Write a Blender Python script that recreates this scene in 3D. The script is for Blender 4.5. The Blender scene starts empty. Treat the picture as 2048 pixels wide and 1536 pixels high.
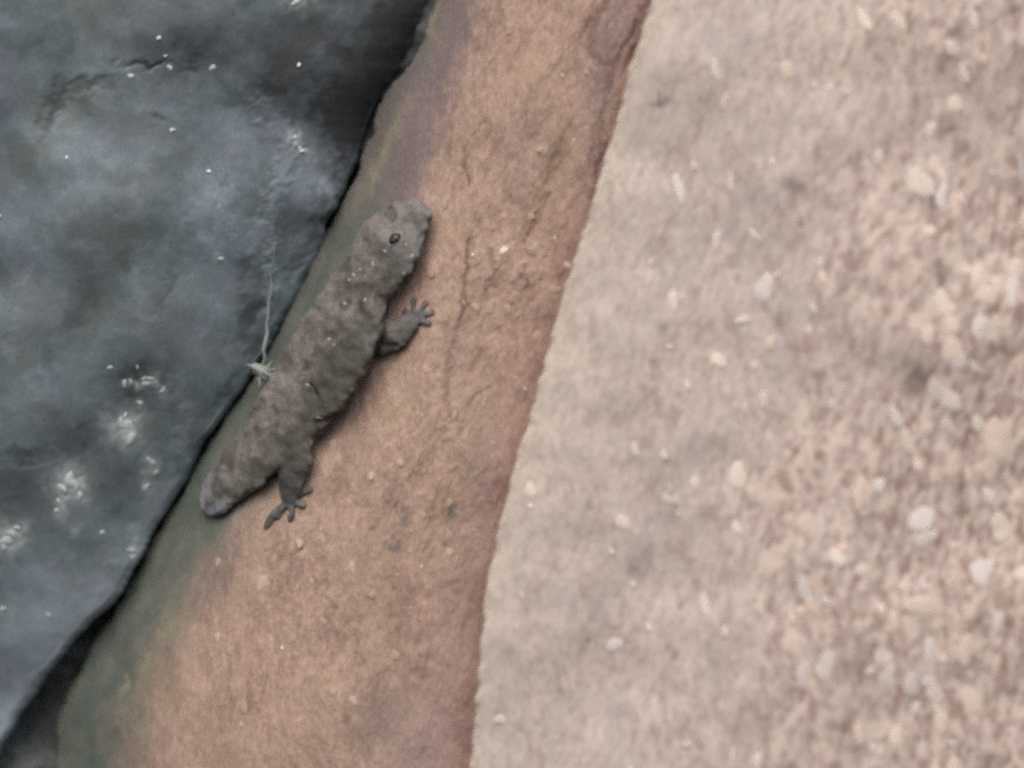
import bpy, bmesh, math, random
import numpy as np
from mathutils import Vector, Matrix

# ------------------------------------------------------------------ camera, sky, sun, exposure
scn = bpy.context.scene
S = 0.27 / 2048            # metres per drawing unit on the plane y = 0 (the frame is 27 cm wide)
D = 0.90                   # camera distance
cam_d = bpy.data.cameras.new('camera')
cam = bpy.data.objects.new('camera', cam_d)
scn.collection.objects.link(cam)
cam.location = (0, -D, 0)
cam.rotation_euler = (math.radians(90), 0, 0)
cam_d.sensor_width = 36
cam_d.lens = 36 * D / 0.27
cam_d.clip_start = 0.01
cam_d.clip_end = 100
cam_d.dof.use_dof = True
cam_d.dof.focus_distance = D + 0.012
cam_d.dof.aperture_fstop = 3.4
scn.camera = cam

SUN_EL, SUN_AZ = math.radians(54), math.radians(-166)     # sun high, behind the camera's left shoulder
sun_dir = Vector((math.sin(SUN_AZ) * math.cos(SUN_EL), math.cos(SUN_AZ) * math.cos(SUN_EL), math.sin(SUN_EL)))
w = bpy.data.worlds.new('World')
scn.world = w
w.use_nodes = True
nt = w.node_tree
bg = nt.nodes['Background']
sky = nt.nodes.new('ShaderNodeTexSky')
sky.sky_type = 'NISHITA'
sky.sun_disc = False
sky.sun_elevation = SUN_EL
sky.sun_rotation = SUN_AZ
sky.air_density = 1.0
sky.dust_density = 4.0
nt.links.new(sky.outputs[0], bg.inputs[0])
bg.inputs[1].default_value = 0.15
sl = bpy.data.lights.new('sun', 'SUN')
sl.energy = 1.5
sl.angle = math.radians(58)
sl.color = (1.0, 0.95, 0.88)
so = bpy.data.objects.new('sun', sl)
scn.collection.objects.link(so)
so.rotation_euler = (-sun_dir).to_track_quat('-Z', 'Y').to_euler()
scn.view_settings.view_transform = 'Standard'
scn.view_settings.look = 'None'
scn.view_settings.gamma = 1
scn.view_settings.use_curve_mapping = False
scn.view_settings.exposure = 0.23
scn.cycles.filter_width = 3.0
scn.cycles.use_denoising = False

# ------------------------------------------------------------------ numeric helpers
rnd = random.Random(7)
_tabs = {}
def vn(x, y, seed):
    """smooth gradient noise, about -1..1"""
    if seed not in _tabs:
        _tabs[seed] = np.random.default_rng(seed).random((256, 256)) * 2 * math.pi
    t = _tabs[seed]
    x = np.asarray(x, float); y = np.asarray(y, float)
    ix = np.floor(x).astype(int); iy = np.floor(y).astype(int)
    fx = x - ix; fy = y - iy
    def g(dx, dy):
        a = t[(ix + dx) & 255, (iy + dy) & 255]
        return np.cos(a) * (fx - dx) + np.sin(a) * (fy - dy)
    sx = fx * fx * fx * (fx * (fx * 6 - 15) + 10); sy = fy * fy * fy * (fy * (fy * 6 - 15) + 10)
    return 1.5 * ((g(0, 0) * (1 - sx) + g(1, 0) * sx) * (1 - sy) + (g(0, 1) * (1 - sx) + g(1, 1) * sx) * sy)
def fbm(x, y, seed, octv=4, gain=0.5):
    o = 0; amp = 1; tot = 0
    for k in range(octv):
        a = 0.6 + 1.1 * k
        xr = x * math.cos(a) - y * math.sin(a); yr = x * math.sin(a) + y * math.cos(a)
        o = o + amp * vn(xr * 2 ** k + 17.3 * k, yr * 2 ** k - 9.1 * k, seed + k)
        tot += amp; amp *= gain
    return o / tot * 2.2
def sst(e0, e1, x):
    t = np.clip((x - e0) / (e1 - e0), 0, 1)
    return t * t * (3 - 2 * t)
def curve(pts):
    vs = np.array([p[1] for p in pts], float); us = np.array([p[0] for p in pts], float)
    o = np.argsort(vs); vs, us = vs[o], us[o]
    s0 = (us[3] - us[0]) / (vs[3] - vs[0]); s1 = (us[-1] - us[-4]) / (vs[-1] - vs[-4])
    def f(v):
        v = np.asarray(v, float)
        r = np.interp(v, vs, us)
        r = np.where(v < vs[0], us[0] + s0 * (v - vs[0]), r)
        return np.where(v > vs[-1], us[-1] + s1 * (v - vs[-1]), r)
    return f
def blobs(u, v, items, warp=7, seed=900, sharp=2.0):
    """sum of ragged elliptical spots: (u, v, half width, half height, tilt degrees, amount)"""
    uw = u + warp * fbm(u / 26, v / 26, seed, 3); vw = v + warp * fbm(u / 26, v / 26, seed + 5, 3)
    o = np.zeros(np.broadcast(u, v).shape)
    for (cu, cv, ru, rv, ang, amp) in items:
        a = math.radians(ang); du = uw - cu; dv = vw - cv
        p = (du * math.cos(a) + dv * math.sin(a)) / ru; q = (-du * math.sin(a) + dv * math.cos(a)) / rv
        o = np.maximum(o, amp * np.exp(-(p * p + q * q) ** (sharp / 2)))
    return o
def lines(u, v, polys, warp=4, seed=940):
    """ragged lines: (list of points, half width, amount)"""
    uw = u + warp * fbm(u / 20, v / 20, seed, 3); vw = v + warp * fbm(u / 20, v / 20, seed + 5, 3)
    o = np.zeros(np.broadcast(u, v).shape)
    for pts, wd, amp in polys:
        for (a, b) in zip(pts[:-1], pts[1:]):
            ax, ay = a; bx, by = b
            l2 = (bx - ax) ** 2 + (by - ay) ** 2
            t = np.clip(((uw - ax) * (bx - ax) + (vw - ay) * (by - ay)) / l2, 0, 1)
            d = np.hypot(uw - ax - t * (bx - ax), vw - ay - t * (by - ay))
            o = np.maximum(o, amp * np.exp(-(d / wd) ** 2))
    return o
def world(u, v, y):
    k = S * (D + y * S) / D
    return (u - 1024) * k, y * S + 0 * k, (768 - v) * k
def axis(lo, hi, step, olo, ohi):
    """even steps inside the frame, growing steps outside"""
    mid = list(np.arange(lo, hi, step))
    left = []; p = lo; s = step
    while p > olo:
        s *= 1.22; p -= s; left.append(p)
    right = []; p = mid[-1]; s = step
    while p < ohi:
        s *= 1.22; p += s; right.append(p)
    return np.array(left[::-1] + mid + right)

# ------------------------------------------------------------------ materials
def new_mat(name):
    m = bpy.data.materials.new(name); m.use_nodes = True
    return m, m.node_tree, m.node_tree.nodes['Principled BSDF']
def mix_node(t, fac, a, b, mode='MIX'):
    n = t.nodes.new('ShaderNodeMix'); n.data_type = 'RGBA'; n.blend_type = mode
    for sock, val in ((n.inputs[0], fac), (n.inputs[6], a), (n.inputs[7], b)):
        if hasattr(val, 'default_value') or hasattr(val, 'links'):
            t.links.new(val, sock)
        elif isinstance(val, tuple):
            sock.default_value = (*val, 1)
        else:
            sock.default_value = val
    return n.outputs[2]
def noise_fac(t, vec, scale, detail, lo, hi, rough=0.6):
    n = t.nodes.new('ShaderNodeTexNoise'); n.inputs['Scale'].default_value = scale
    n.inputs['Detail'].default_value = detail; n.inputs['Roughness'].default_value = rough
    t.links.new(vec, n.inputs['Vector'])
    r = t.nodes.new('ShaderNodeMapRange'); r.inputs[1].default_value = lo; r.inputs[2].default_value = hi
    t.links.new(n.outputs['Fac'], r.inputs[0])
    return r.outputs[0], n.outputs['Fac']
def rock_mat(name, base, alt, layers=(), rough=0.85, spec=0.3, grain=(1500, 0.16), blot=60, bump=0.5, bdist=0.0004, stretch=(1, 1, 0.45)):
    m, t, p = new_mat(name)
    tc = t.nodes.new('ShaderNodeTexCoord')
    mp = t.nodes.new('ShaderNodeMapping'); mp.inputs['Scale'].default_value = stretch
    mp.inputs['Rotation'].default_value = (0, math.radians(14), 0)
    t.links.new(tc.outputs['Object'], mp.inputs['Vector'])
    vec = mp.outputs['Vector']
    f1, _ = noise_fac(t, vec, blot, 5, 0.35, 0.68)
    col = mix_node(t, f1, base, alt)
    f3, _ = noise_fac(t, vec, blot * 5, 4, 0.42, 0.75)
    col = mix_node(t, f3, col, tuple(min(1, c * 1.22) for c in base))
    atts = {}
    for (att, ch, c) in layers:
        if att not in atts:
            a = t.nodes.new('ShaderNodeAttribute'); a.attribute_name = att
            s = t.nodes.new('ShaderNodeSeparateColor'); t.links.new(a.outputs['Color'], s.inputs[0])
            atts[att] = (s, a)
        f = atts[att][1].outputs['Alpha'] if ch == 3 else atts[att][0].outputs[ch]
        col = mix_node(t, f, col, c)
    f2, n2 = noise_fac(t, vec, grain[0], 5, 0.25, 0.75, 0.85)
    g = t.nodes.new('ShaderNodeMapRange'); g.inputs[3].default_value = 1 - grain[1]; g.inputs[4].default_value = 1 + grain[1]
    t.links.new(f2, g.inputs[0])
    cc = t.nodes.new('ShaderNodeCombineColor')
    for k in range(3):
        t.links.new(g.outputs[0], cc.inputs[k])
    col = mix_node(t, 1.0, col, cc.outputs[0], 'MULTIPLY')
    t.links.new(col, p.inputs['Base Color'])
    p.inputs['Roughness'].default_value = rough
    p.inputs['Specular IOR Level'].default_value = spec
    _, n3 = noise_fac(t, vec, grain[0] * 0.35, 6, 0, 1, 0.7)
    b = t.nodes.new('ShaderNodeBump'); b.inputs['Strength'].default_value = bump; b.inputs['Distance'].default_value = bdist
    t.links.new(n3, b.inputs['Height'])
    t.links.new(b.outputs[0], p.inputs['Normal'])
    return m

def sheet(name, u, v, y, masks, mat):
    """grid of points (rows x columns) in drawing units and depth -> one mesh object with mask attributes"""
    X, Y, Z = world(u, v, y)
    co = np.stack([X, Y, Z], -1).reshape(-1, 3).astype(np.float32)
    r, c = u.shape
    i = np.arange(r * c).reshape(r, c)
    q = np.stack([i[:-1, :-1], i[1:, :-1], i[1:, 1:], i[:-1, 1:]], -1).reshape(-1, 4)
    a, b, cc = co[q[len(q) // 2][0]], co[q[len(q) // 2][1]], co[q[len(q) // 2][2]]
    if np.cross(b - a, cc - a)[1] > 0:
        q = q[:, ::-1]
    me = bpy.data.meshes.new(name)
    me.vertices.add(len(co)); me.vertices.foreach_set('co', co.ravel())
    me.loops.add(q.size); me.loops.foreach_set('vertex_index', q.ravel().astype(np.int32))
    me.polygons.add(len(q)); me.polygons.foreach_set('loop_start', np.arange(0, q.size, 4, dtype=np.int32))
    me.update(calc_edges=True)
    me.polygons.foreach_set('use_smooth', np.ones(len(q), bool))
    for an, chans in masks.items():
        at = me.color_attributes.new(an, 'FLOAT_COLOR', 'POINT')
        arr = np.zeros((r * c, 4), np.float32)
        for k, ch in enumerate(chans):
            arr[:, k] = np.clip(np.broadcast_to(ch, u.shape), 0, 1).ravel()
        at.data.foreach_set('color', arr.ravel())
    me.materials.append(mat)
    o = bpy.data.objects.new(name, me); scn.collection.objects.link(o)
    return o
def tag(o, label=None, cat=None, group=None, kind=None):
    if label: o['label'] = label
    if cat: o['category'] = cat
    if group: o['group'] = group
    if kind: o['kind'] = kind
    return o

# ------------------------------------------------------------------ outlines of the rocks
PALE = curve([(1305, 0), (1282, 70), (1262, 130), (1237, 230), (1215, 300), (1190, 390), (1165, 470), (1140, 540), (1120, 610), (1100, 680),
              (1085, 740), (1060, 830), (1040, 890), (1020, 960), (1005, 1020), (990, 1090), (975, 1150), (967, 1220), (960, 1290), (957, 1340),
              (950, 1420), (942, 1536)])
PINK = curve([(868, 0), (845, 78), (824, 127), (787, 165), (757, 215), (740, 273), (718, 335), (690, 395), (662, 447), (640, 490), (620, 527),
              (592, 582), (566, 640), (548, 680), (527, 722), (506, 762), (476, 803), (444, 845), (414, 890), (390, 935), (370, 985), (343, 1022),
              (312, 1070), (281, 1125), (247, 1190), (228, 1235), (200, 1262), (182, 1300), (160, 1345), (126, 1408), (117, 1432), (114, 1536)])
SLAB = curve([(-20, 1536), (35, 1440), (70, 1390), (110, 1330), (150, 1280), (188, 1238), (215, 1205), (240, 1165), (268, 1110), (298, 1055),
              (328, 1005), (357, 962), (374, 922), (400, 872), (430, 832), (462, 792), (490, 748), (508, 718), (532, 680), (553, 640), (586, 577),
              (616, 522), (636, 482), (657, 440), (687, 385), (713, 325), (733, 270), (750, 215), (788, 152), (828, 90), (856, 0)])

def smoothed(f):
    vv = np.arange(-1400, 2900, 10.0)
    k = np.exp(-0.5 * (np.arange(-18, 19) / 7.0) ** 2); k /= k.sum()
    uu = np.convolve(np.pad(f(vv), 18, mode='edge'), k, 'valid')
    return lambda v: np.interp(v, vv, uu)
PALE_S, PINK_S, SLAB_S = smoothed(PALE), smoothed(PINK), smoothed(SLAB)
def edge_wob(v, s, amp):
    return amp * fbm(v / 38, 0 * v + s, 300 + s, 4)

# pale block: base depth
def y_pale(u, v):
    d = u - PALE_S(v)
    y = -165 - 0.16 * np.clip(d, -60, 700) + 24 * np.exp(-np.clip(d, -30, None) / 70)
    return y + 16 * fbm(u / 330, v / 420, 21, 3)
# pink ledge: base depth
def t_pink(u, v):
    W = PALE_S(v) - PINK_S(v)
    return (PALE_S(v) - u) / W, W
def y_pink(u, v):
    t, W = t_pink(u, v)
    tt = np.clip(t, 0, 1.3)
    y = -62 + W * (0.24 * tt + 0.36 * tt ** 3)
    y = np.where(t < 0, -62 + W * 0.24 * t, y)
    return y + 10 * fbm((u - PALE_S(v)) / 130, v / 300, 31, 3)
# grey boulder: base depth
def k_slab(v):
    return np.interp(v, [0, 500, 900, 1250, 1536], [60, 60, 40, 12, 4])
def y_slab(u, v):
    d = SLAB_S(v) - u
    W0 = PALE_S(v) - PINK_S(v)
    base = -62 + W0 * 0.6 - 40
    y = base - 0.16 * np.clip(d, -80, 1900) - k_slab(v) * (1 - np.exp(-np.clip(d, -60, None) / 120))
    return y + 15 * fbm(u / 300, v / 320, 41, 2)

STEP = 2.7
rows = axis(-30, 1570, STEP, -900, 2400)

# ------------------------------------------------------------------ pale sandstone block
cols = axis(0, 1125, STEP, -1, 1900)
cols = np.concatenate([[-9, -8, -7, -6, -5, -4, -3, -2, -1][:9], cols[cols >= 0]])
Vg, Cg = np.meshgrid(rows, cols, indexing='ij')
wob = edge_wob(Vg, 1, 3.5)
front = Cg >= 0
R = 14.0
ang = np.clip(-Cg, 0, 6) / 6 * math.radians(100)
back = np.where(-Cg > 6, (-Cg - 6), 0)
Ug = PALE(Vg) + wob * np.exp(-np.clip(Cg, 0, None) / 40) + np.where(front, Cg + R, R * (1 - np.sin(ang)) + back * 30)
Yg = y_pale(np.where(front, Ug, PALE(Vg) + R), Vg) + np.where(front, 0, R * (1 - np.cos(ang)) + back * 130)
cx = Cg
streak = fbm(cx / 34 - Vg / 400, Vg / 95, 51, 4)
streak2 = fbm(cx / 15 - Vg / 400, Vg / 34, 55, 3)
pit = sst(0.42, 0.85, fbm(cx / 19 - Vg / 400, Vg / 30, 61, 3)) * np.clip(0.35 + cx / 1500, 0, 1)
rightness = sst(250, 900, cx + 150 * fbm(cx / 200, Vg / 300, 71, 2))
red = np.clip(np.maximum(sst(0.12, 0.55, fbm(cx / 30 - Vg / 400, Vg / 55, 65, 4)), 0.6 * sst(0.3, 0.7, fbm(cx / 14 - Vg / 400, Vg / 26, 68, 2))) * (0.32 + 0.68 * rightness), 0, 1)
peach = np.clip(np.maximum(sst(0.2, 0.5, fbm(cx / 34 - Vg / 400, Vg / 62, 75, 3)), sst(0.3, 0.55, fbm(cx / 16 - Vg / 400, Vg / 30, 78, 2))) * (0.36 + 0.64 * rightness), 0, 1)
dark = blobs(Ug, Vg, [(1322, 206, 15, 10, -20, .9), (1305, 212, 12, 6, -10, .5), (1318, 190, 7, 9, 0, .5), (1875, 398, 19, 22, 10, .95), (1862, 408, 20, 8, 0, .7),
    (1872, 335, 11, 24, -15, .5), (1590, 375, 26, 17, 15, .65), (1328, 655, 13, 13, 0, .55), (1310, 728, 11, 9, 20, .5), (1556, 640, 9, 20, 8, .55),
    (1465, 530, 13, 12, 0, .4), (1705, 480, 11, 30, 5, .5), (1630, 750, 18, 8, 10, .45), (1840, 760, 24, 30, 20, .6), (1885, 555, 10, 26, -6, .6),
    (1960, 510, 8, 10, 0, .6), (1500, 1010, 17, 11, 30, .55), (1175, 1012, 10, 22, 30, .45), (1268, 1142, 12, 14, 0, .45), (1785, 965, 16, 14, 0, .4),
    (1915, 980, 12, 20, 20, .6), (1985, 1050, 8, 22, 5, .7), (1975, 1130, 11, 11, 0, .6), (1845, 1120, 14, 10, 0, .6), (1955, 1255, 18, 20, 10, .55),
    (1650, 1130, 14, 10, 0, .5), (1120, 1385, 8, 11, 0, .4), (1545, 1210, 10, 12, 20, .5), (1225, 1340, 10, 10, 0, .3), (1755, 1170, 12, 18, 10, .35),
    (1725, 1500, 22, 14, 0, .4), (1690, 1462, 16, 22, 10, .4), (1860, 1440, 16, 12, 0, .5), (1935, 640, 12, 16, 10, .55), (2005, 690, 14, 14, 0, .5),
    (1915, 60, 10, 16, -20, .5), (1898, 255, 16, 20, 25, .55), (1915, 300, 12, 18, -10, .55), (1830, 200, 13, 22, 10, .5), (2030, 20, 14, 22, 0, .5)], 5, 910)
cool = np.clip(sst(0.2, 0.7, fbm(cx / 90 + Vg / 300, Vg / 200, 81, 3)) * (1 - 0.6 * rightness), 0, 1)
rim = np.exp(-np.clip(cx, 0, None) / 40) * (0.5 + 0.5 * vn(cx / 12, Vg / 26, 83))
Yg = Yg + front * (0.5 * streak + 0.5 * pit + 1.5 * dark + 0.2 * red - 0.2 * peach)
Yg = Yg + front * sst(4, 40, cx) * 0.0 * (np.abs(fbm(cx / 60, Vg / 90, 87, 3))) * rightness
M_pale = rock_mat('pale_sandstone', (0.475, 0.405, 0.36), (0.385, 0.322, 0.28),
    [('m1', 3, (0.42, 0.37, 0.335)), ('m2', 2, (0.455, 0.345, 0.298)), ('m1', 0, (0.275, 0.178, 0.148)), ('m1', 1, (0.68, 0.565, 0.475)), ('m2', 1, (0.52, 0.46, 0.36)), ('m1', 2, (0.12, 0.092, 0.088)), ('m2', 0, (0.27, 0.185, 0.155))],
    rough=0.9, spec=0.2, grain=(1500, 0.24), blot=110, bump=0.12, stretch=(1, 1, 0.75))
block = sheet('sandstone_block', Ug, Vg, Yg, {'m1': [0.8 * red, 0.7 * peach, dark, 0.55 * cool], 'm2': [0.55 * pit, 0.6 * rim, 0.65 * rightness]}, M_pale)
tag(block, 'pale beige sandstone block speckled with peach grains, beside the pinkish ledge', 'rock')

# ------------------------------------------------------------------ pink sandstone ledge
N_EDGE = 26
t_in = np.linspace(0, 1, 300)
Vg, Kg = np.meshgrid(rows, np.arange(-14, len(t_in) + N_EDGE), indexing='ij')
W = PALE(Vg) - PINK(Vg)
R = 24.0
tc_ = np.clip(Kg / (len(t_in) - 1), None, 1)
wob = edge_wob(Vg, 4, 4.0) * sst(0.8, 1, tc_)
e = np.clip(Kg - (len(t_in) - 1), 0, None)
phi = math.radians(50)
ang = phi + np.clip(e, 0, 12) / 12 * (math.radians(98) - phi)
bk = np.clip(e - 12, 0, None)
Ug = PALE(Vg) - np.where(Kg < 0, Kg * 6.0, 0) - np.clip(tc_, 0, None) * (W - R * (1 - math.sin(phi))) - R * (np.sin(ang) - math.sin(phi)) + wob + bk * 1.5
Yg = y_pink(np.where(e > 0, PINK(Vg) + R * (1 - math.sin(phi)), Ug), Vg) + R * (math.cos(phi) - np.cos(ang)) + bk * 26
cx = PALE(Vg) - Ug                      # distance from the pale block
onf = (e == 0)
tt = np.clip(cx / W, 0, 1.2)
streak = fbm(cx / 40 - Vg / 400, Vg / 130, 101, 4)
fine = fbm(cx / 13, Vg / 26, 105, 3)
knob = sst(0.1, 0.7, fbm(cx / 24, Vg / 34, 111, 3)) * blobs(Ug, Vg, [(1010, 560, 190, 150, 0, 1), (860, 900, 160, 130, 0, .8), (620, 1120, 130, 180, 20, .7), (760, 1000, 250, 120, 0, .6)], 30, 920)
cracks_shade = lines(Ug, Vg, [([(936, 278), (930, 300), (928, 330), (938, 365)], 4, .55), ([(936, 278), (970, 240)], 3, .35), ([(935, 485), (932, 540), (926, 590), (925, 640)], 5, .7),
    ([(925, 640), (905, 690), (894, 750), (890, 800), (908, 838)], 7, .42), ([(908, 838), (945, 800), (975, 770)], 4, .32),
    ([(968, 590), (978, 560), (992, 570)], 4, .5), ([(980, 500), (985, 530), (992, 545)], 6, .55), ([(1045, 550), (1060, 580)], 7, .7),
    ([(1208, 10), (1185, 50), (1180, 110), (1205, 125)], 10, .55), ([(1298, 0), (1285, 30), (1262, 70), (1240, 110), (1225, 130)], 9, .85), ([(1225, 130), (1212, 190), (1200, 240), (1198, 330), (1188, 400)], 7, .6),  # strokes along the pale block paint its edge shadow, not cracks
    ([(1190, 250), (1180, 330)], 5, .5), ([(1100, 385), (1075, 430), (1060, 470)], 6, .4), ([(870, 1010), (850, 1060)], 5, .25)], 5)
brown = blobs(Ug, Vg, [(1118, 285, 20, 50, 22, .55), (1138, 252, 10, 10, 0, .6), (1015, 78, 6, 6, 0, .9), (1018, 140, 9, 8, 0, .45), (965, 178, 6, 8, 0, .45),
    (1000, 560, 14, 22, 15, .35), (1050, 460, 12, 26, 12, .4), (670, 990, 8, 18, 10, .65), (690, 930, 14, 40, 18, .4), (680, 950, 20, 60, 20, .25), (1150, 520, 10, 12, 0, .5), (1140, 500, 8, 30, 10, .3),
    (1030, 640, 12, 20, 10, .35), (1005, 660, 8, 12, 0, .4), (960, 720, 14, 40, 10, .2), (1100, 640, 30, 60, 15, .25),
    (800, 1200, 30, 60, 10, .25), (690, 1350, 12, 30, 0, .2), (560, 1190, 8, 30, 5, .2), (1085, 640, 10, 20, 0, .3)], 8, 925)
moss = blobs(Ug, Vg, [(903, 1028, 11, 20, 10, .85), (895, 1040, 14, 12, 0, .5), (790, 1095, 16, 15, 30, .75), (808, 1040, 14, 40, 8, .55), (893, 1093, 11, 12, 0, .75), (860, 1097, 12, 10, 0, .45),
    (735, 1010, 9, 8, 0, .5), (960, 1060, 6, 12, 0, .35), (760, 1440, 48, 62, 15, .55), (735, 1480, 26, 38, 10, .5), (332, 1304, 7, 7, 0, .6), (300, 1302, 8, 10, 0, .45), (245, 1325, 18, 22, 0, .4),
    (475, 1085, 8, 22, 10, .35), (780, 1005, 8, 9, 0, .3)], 8, 930)
purple = blobs(Ug, Vg, [(1200, 190, 34, 110, 14, .5), (1230, 60, 38, 80, 20, .55), (912, 40, 44, 130, 12, .95), (872, 190, 36, 120, 18, .9),  # first two streaks belong to the painted edge shadow by the block
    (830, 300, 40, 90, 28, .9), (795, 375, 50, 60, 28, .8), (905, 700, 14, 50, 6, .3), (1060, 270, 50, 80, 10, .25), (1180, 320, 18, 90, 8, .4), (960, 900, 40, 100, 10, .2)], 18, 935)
# green-grey tint along the crack, wider low down
aw = np.interp(Vg, [0, 200, 330, 440, 560, 700, 800, 900, 1000, 1100, 1250, 1400, 1536], [26, 34, 60, 150, 175, 165, 160, 160, 160, 180, 180, 195, 190])
dcr = Ug - PINK(Vg)
green_tint = 1 - sst(0.35, 1.35, (dcr + 13 * fbm(Ug / 70, Vg / 160, 141, 3)) / aw)
green_tint = np.clip(green_tint * (0.93 + 0.10 * fbm(dcr / 40, Vg / 110, 145, 3)), 0, 1)
green_tint = green_tint * (0.45 + 0.55 * sst(330, 500, Vg))
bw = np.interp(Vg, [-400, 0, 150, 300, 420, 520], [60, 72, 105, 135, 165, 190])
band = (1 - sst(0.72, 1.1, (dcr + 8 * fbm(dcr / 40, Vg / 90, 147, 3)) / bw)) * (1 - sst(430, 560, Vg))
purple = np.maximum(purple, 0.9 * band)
olive = blobs(Ug, Vg, [(760, 320, 12, 80, 28, .6), (790, 255, 10, 60, 28, .5), (290, 1330, 12, 40, 14, .6), (335, 1260, 20, 60, 14, .4), (370, 1230, 14, 50, 14, .3), (250, 1372, 6, 18, 14, .6), (870, 30, 8, 60, 8, .5), (620, 905, 12, 30, 5, .5)], 8, 945)
cream = np.clip(0.55 * sst(0.35, 0.8, fine) * knob + blobs(Ug, Vg, [(660, 920, 20, 36, 20, .6), (610, 1060, 60, 40, 0, .35), (555, 1020, 30, 24, 0, .5), (480, 1030, 24, 30, 10, .55), (530, 1170, 24, 34, 20, .5), (865, 540, 12, 20, 0, .5),
    (1005, 498, 11, 10, 0, .95), (990, 505, 22, 26, 0, .45), (900, 600, 40, 80, 10, .2), (800, 790, 60, 70, 0, .25), (950, 615, 12, 12, 0, .6), (908, 828, 8, 14, 0, .6), (1135, 612, 12, 12, 0, .55), (1085, 300, 7, 8, 0, .9),
    (708, 1405, 8, 22, 0, .6), (1065, 500, 20, 15, 0, .4), (1100, 575, 26, 14, 0, .4), (1240, 80, 10, 30, 0, .3), (850, 390, 8, 18, -10, .6), (890, 410, 16, 20, 0, .4)], 6, 950), 0, 1)
redrim = np.clip(np.exp(-np.clip(cx, 0, None) / 26) * (0.8 + 0.5 * fbm(cx / 30, Vg / 60, 157, 3)) + 0.35 * np.exp(-np.clip(cx, 0, None) / 110), 0, 1)
warmm = np.clip(sst(-0.1, 0.7, fbm(cx / 120, Vg / 220, 151, 3)), 0, 1)
smooth_left = 1 - sst(0.55, 0.9, tt)
Yg = Yg + onf * (1.8 * streak + (0.6 + 0.5 * smooth_left) * fine - 2.4 * knob + 4 * cracks_shade + 2.5 * brown + 2 * moss - 3 * cream)
Yg = Yg + onf * 14 * np.exp(-np.clip(cx, 0, None) / 30) * (0.6 + 0.6 * fbm(cx / 30, Vg / 120, 153, 2)) * sst(-60, 400, 420 - Vg)
M_pink = rock_mat('pink_sandstone', (0.375, 0.260, 0.205), (0.26, 0.172, 0.138),
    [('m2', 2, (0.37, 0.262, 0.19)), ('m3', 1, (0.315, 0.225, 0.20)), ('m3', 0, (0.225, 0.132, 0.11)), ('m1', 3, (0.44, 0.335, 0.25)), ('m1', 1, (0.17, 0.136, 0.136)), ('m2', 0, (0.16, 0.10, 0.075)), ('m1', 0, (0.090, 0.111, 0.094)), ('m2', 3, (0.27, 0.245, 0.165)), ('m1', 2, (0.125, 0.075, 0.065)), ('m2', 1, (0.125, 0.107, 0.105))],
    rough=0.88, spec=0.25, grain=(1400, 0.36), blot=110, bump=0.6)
ledge = sheet('sandstone_ledge', Ug, Vg, Yg, {'m1': [green_tint, purple, cracks_shade, cream], 'm2': [brown, moss, 0.6 * warmm, np.clip(1.2 * olive, 0, 0.8)], 'm3': [0.75 * redrim, blobs(Ug, Vg, [(870, 1480, 90, 120, 20, .95), (905, 1330, 45, 150, 14, .7), (940, 1150, 40, 150, 14, .55), (970, 960, 36, 120, 14, .45)], 14, 955)]}, M_pink)
tag(ledge, 'pinkish brown sandstone ledge with greenish edge, the lizard clinging to it', 'rock')

# ------------------------------------------------------------------ dark grey boulder on the far side of the crack
cols = axis(0, 900, STEP, -1, 1700); cols = cols[cols >= 0]
Vg, Kg = np.meshgrid(rows, np.arange(-26, len(cols)), indexing='ij')
dd = cols[np.clip(Kg, 0, None)]
e = np.clip(-Kg, 0, None)
R = np.interp(Vg, [0, 300, 420, 520, 1100, 1250, 1536], [60, 60, 40, 30, 26, 26, 30])
phi = np.arctan(0.16 + k_slab(Vg) / 120 + 1.0 * (1 - sst(240, 430, Vg)))
ang = phi + np.clip(e, 0, 14) / 14 * (math.radians(100) - phi)
bk = np.clip(e - 14, 0, None)
wob = edge_wob(Vg, 8, 3.0) * np.exp(-dd / 60)
SX = SLAB(Vg) + 16 * sst(430, 520, Vg) * (1 - sst(1180, 1260, Vg))
Ug = SX - R * (1 - np.sin(phi)) - dd + R * (np.sin(ang) - np.sin(phi)) + wob - bk * 2
Yg = y_slab(np.where(e > 0, SX - R * (1 - np.sin(phi)), Ug), Vg) + R * (np.cos(phi) - np.cos(ang)) + bk * 30
onf = (e == 0)
lump = fbm(Ug / 120 - Vg / 300, Vg / 130, 201, 4)
fine = fbm(Ug / 22, Vg / 24, 205, 3)
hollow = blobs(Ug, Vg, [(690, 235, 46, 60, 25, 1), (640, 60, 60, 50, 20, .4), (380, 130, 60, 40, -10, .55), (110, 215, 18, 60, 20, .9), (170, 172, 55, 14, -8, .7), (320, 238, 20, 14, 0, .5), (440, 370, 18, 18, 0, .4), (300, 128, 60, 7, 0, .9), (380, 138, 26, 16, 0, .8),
    (560, 150, 30, 44, 0, .55), (590, 130, 46, 70, 0, .35), (270, 790, 40, 40, 0, .8), (230, 780, 50, 50, 0, .5), (180, 870, 30, 30, 0, .6), (50, 915, 50, 16, 0, .6), (500, 630, 24, 80, 22, .9), (510, 700, 22, 40, 25, .9), (455, 780, 12, 50, 35, .6), (600, 520, 12, 60, 28, .6), (640, 440, 12, 50, 28, .6), (490, 540, 16, 22, 0, .5), (60, 1000, 50, 50, 0, .4), (340, 560, 14, 60, 6, .35)], 10, 960)
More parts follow.
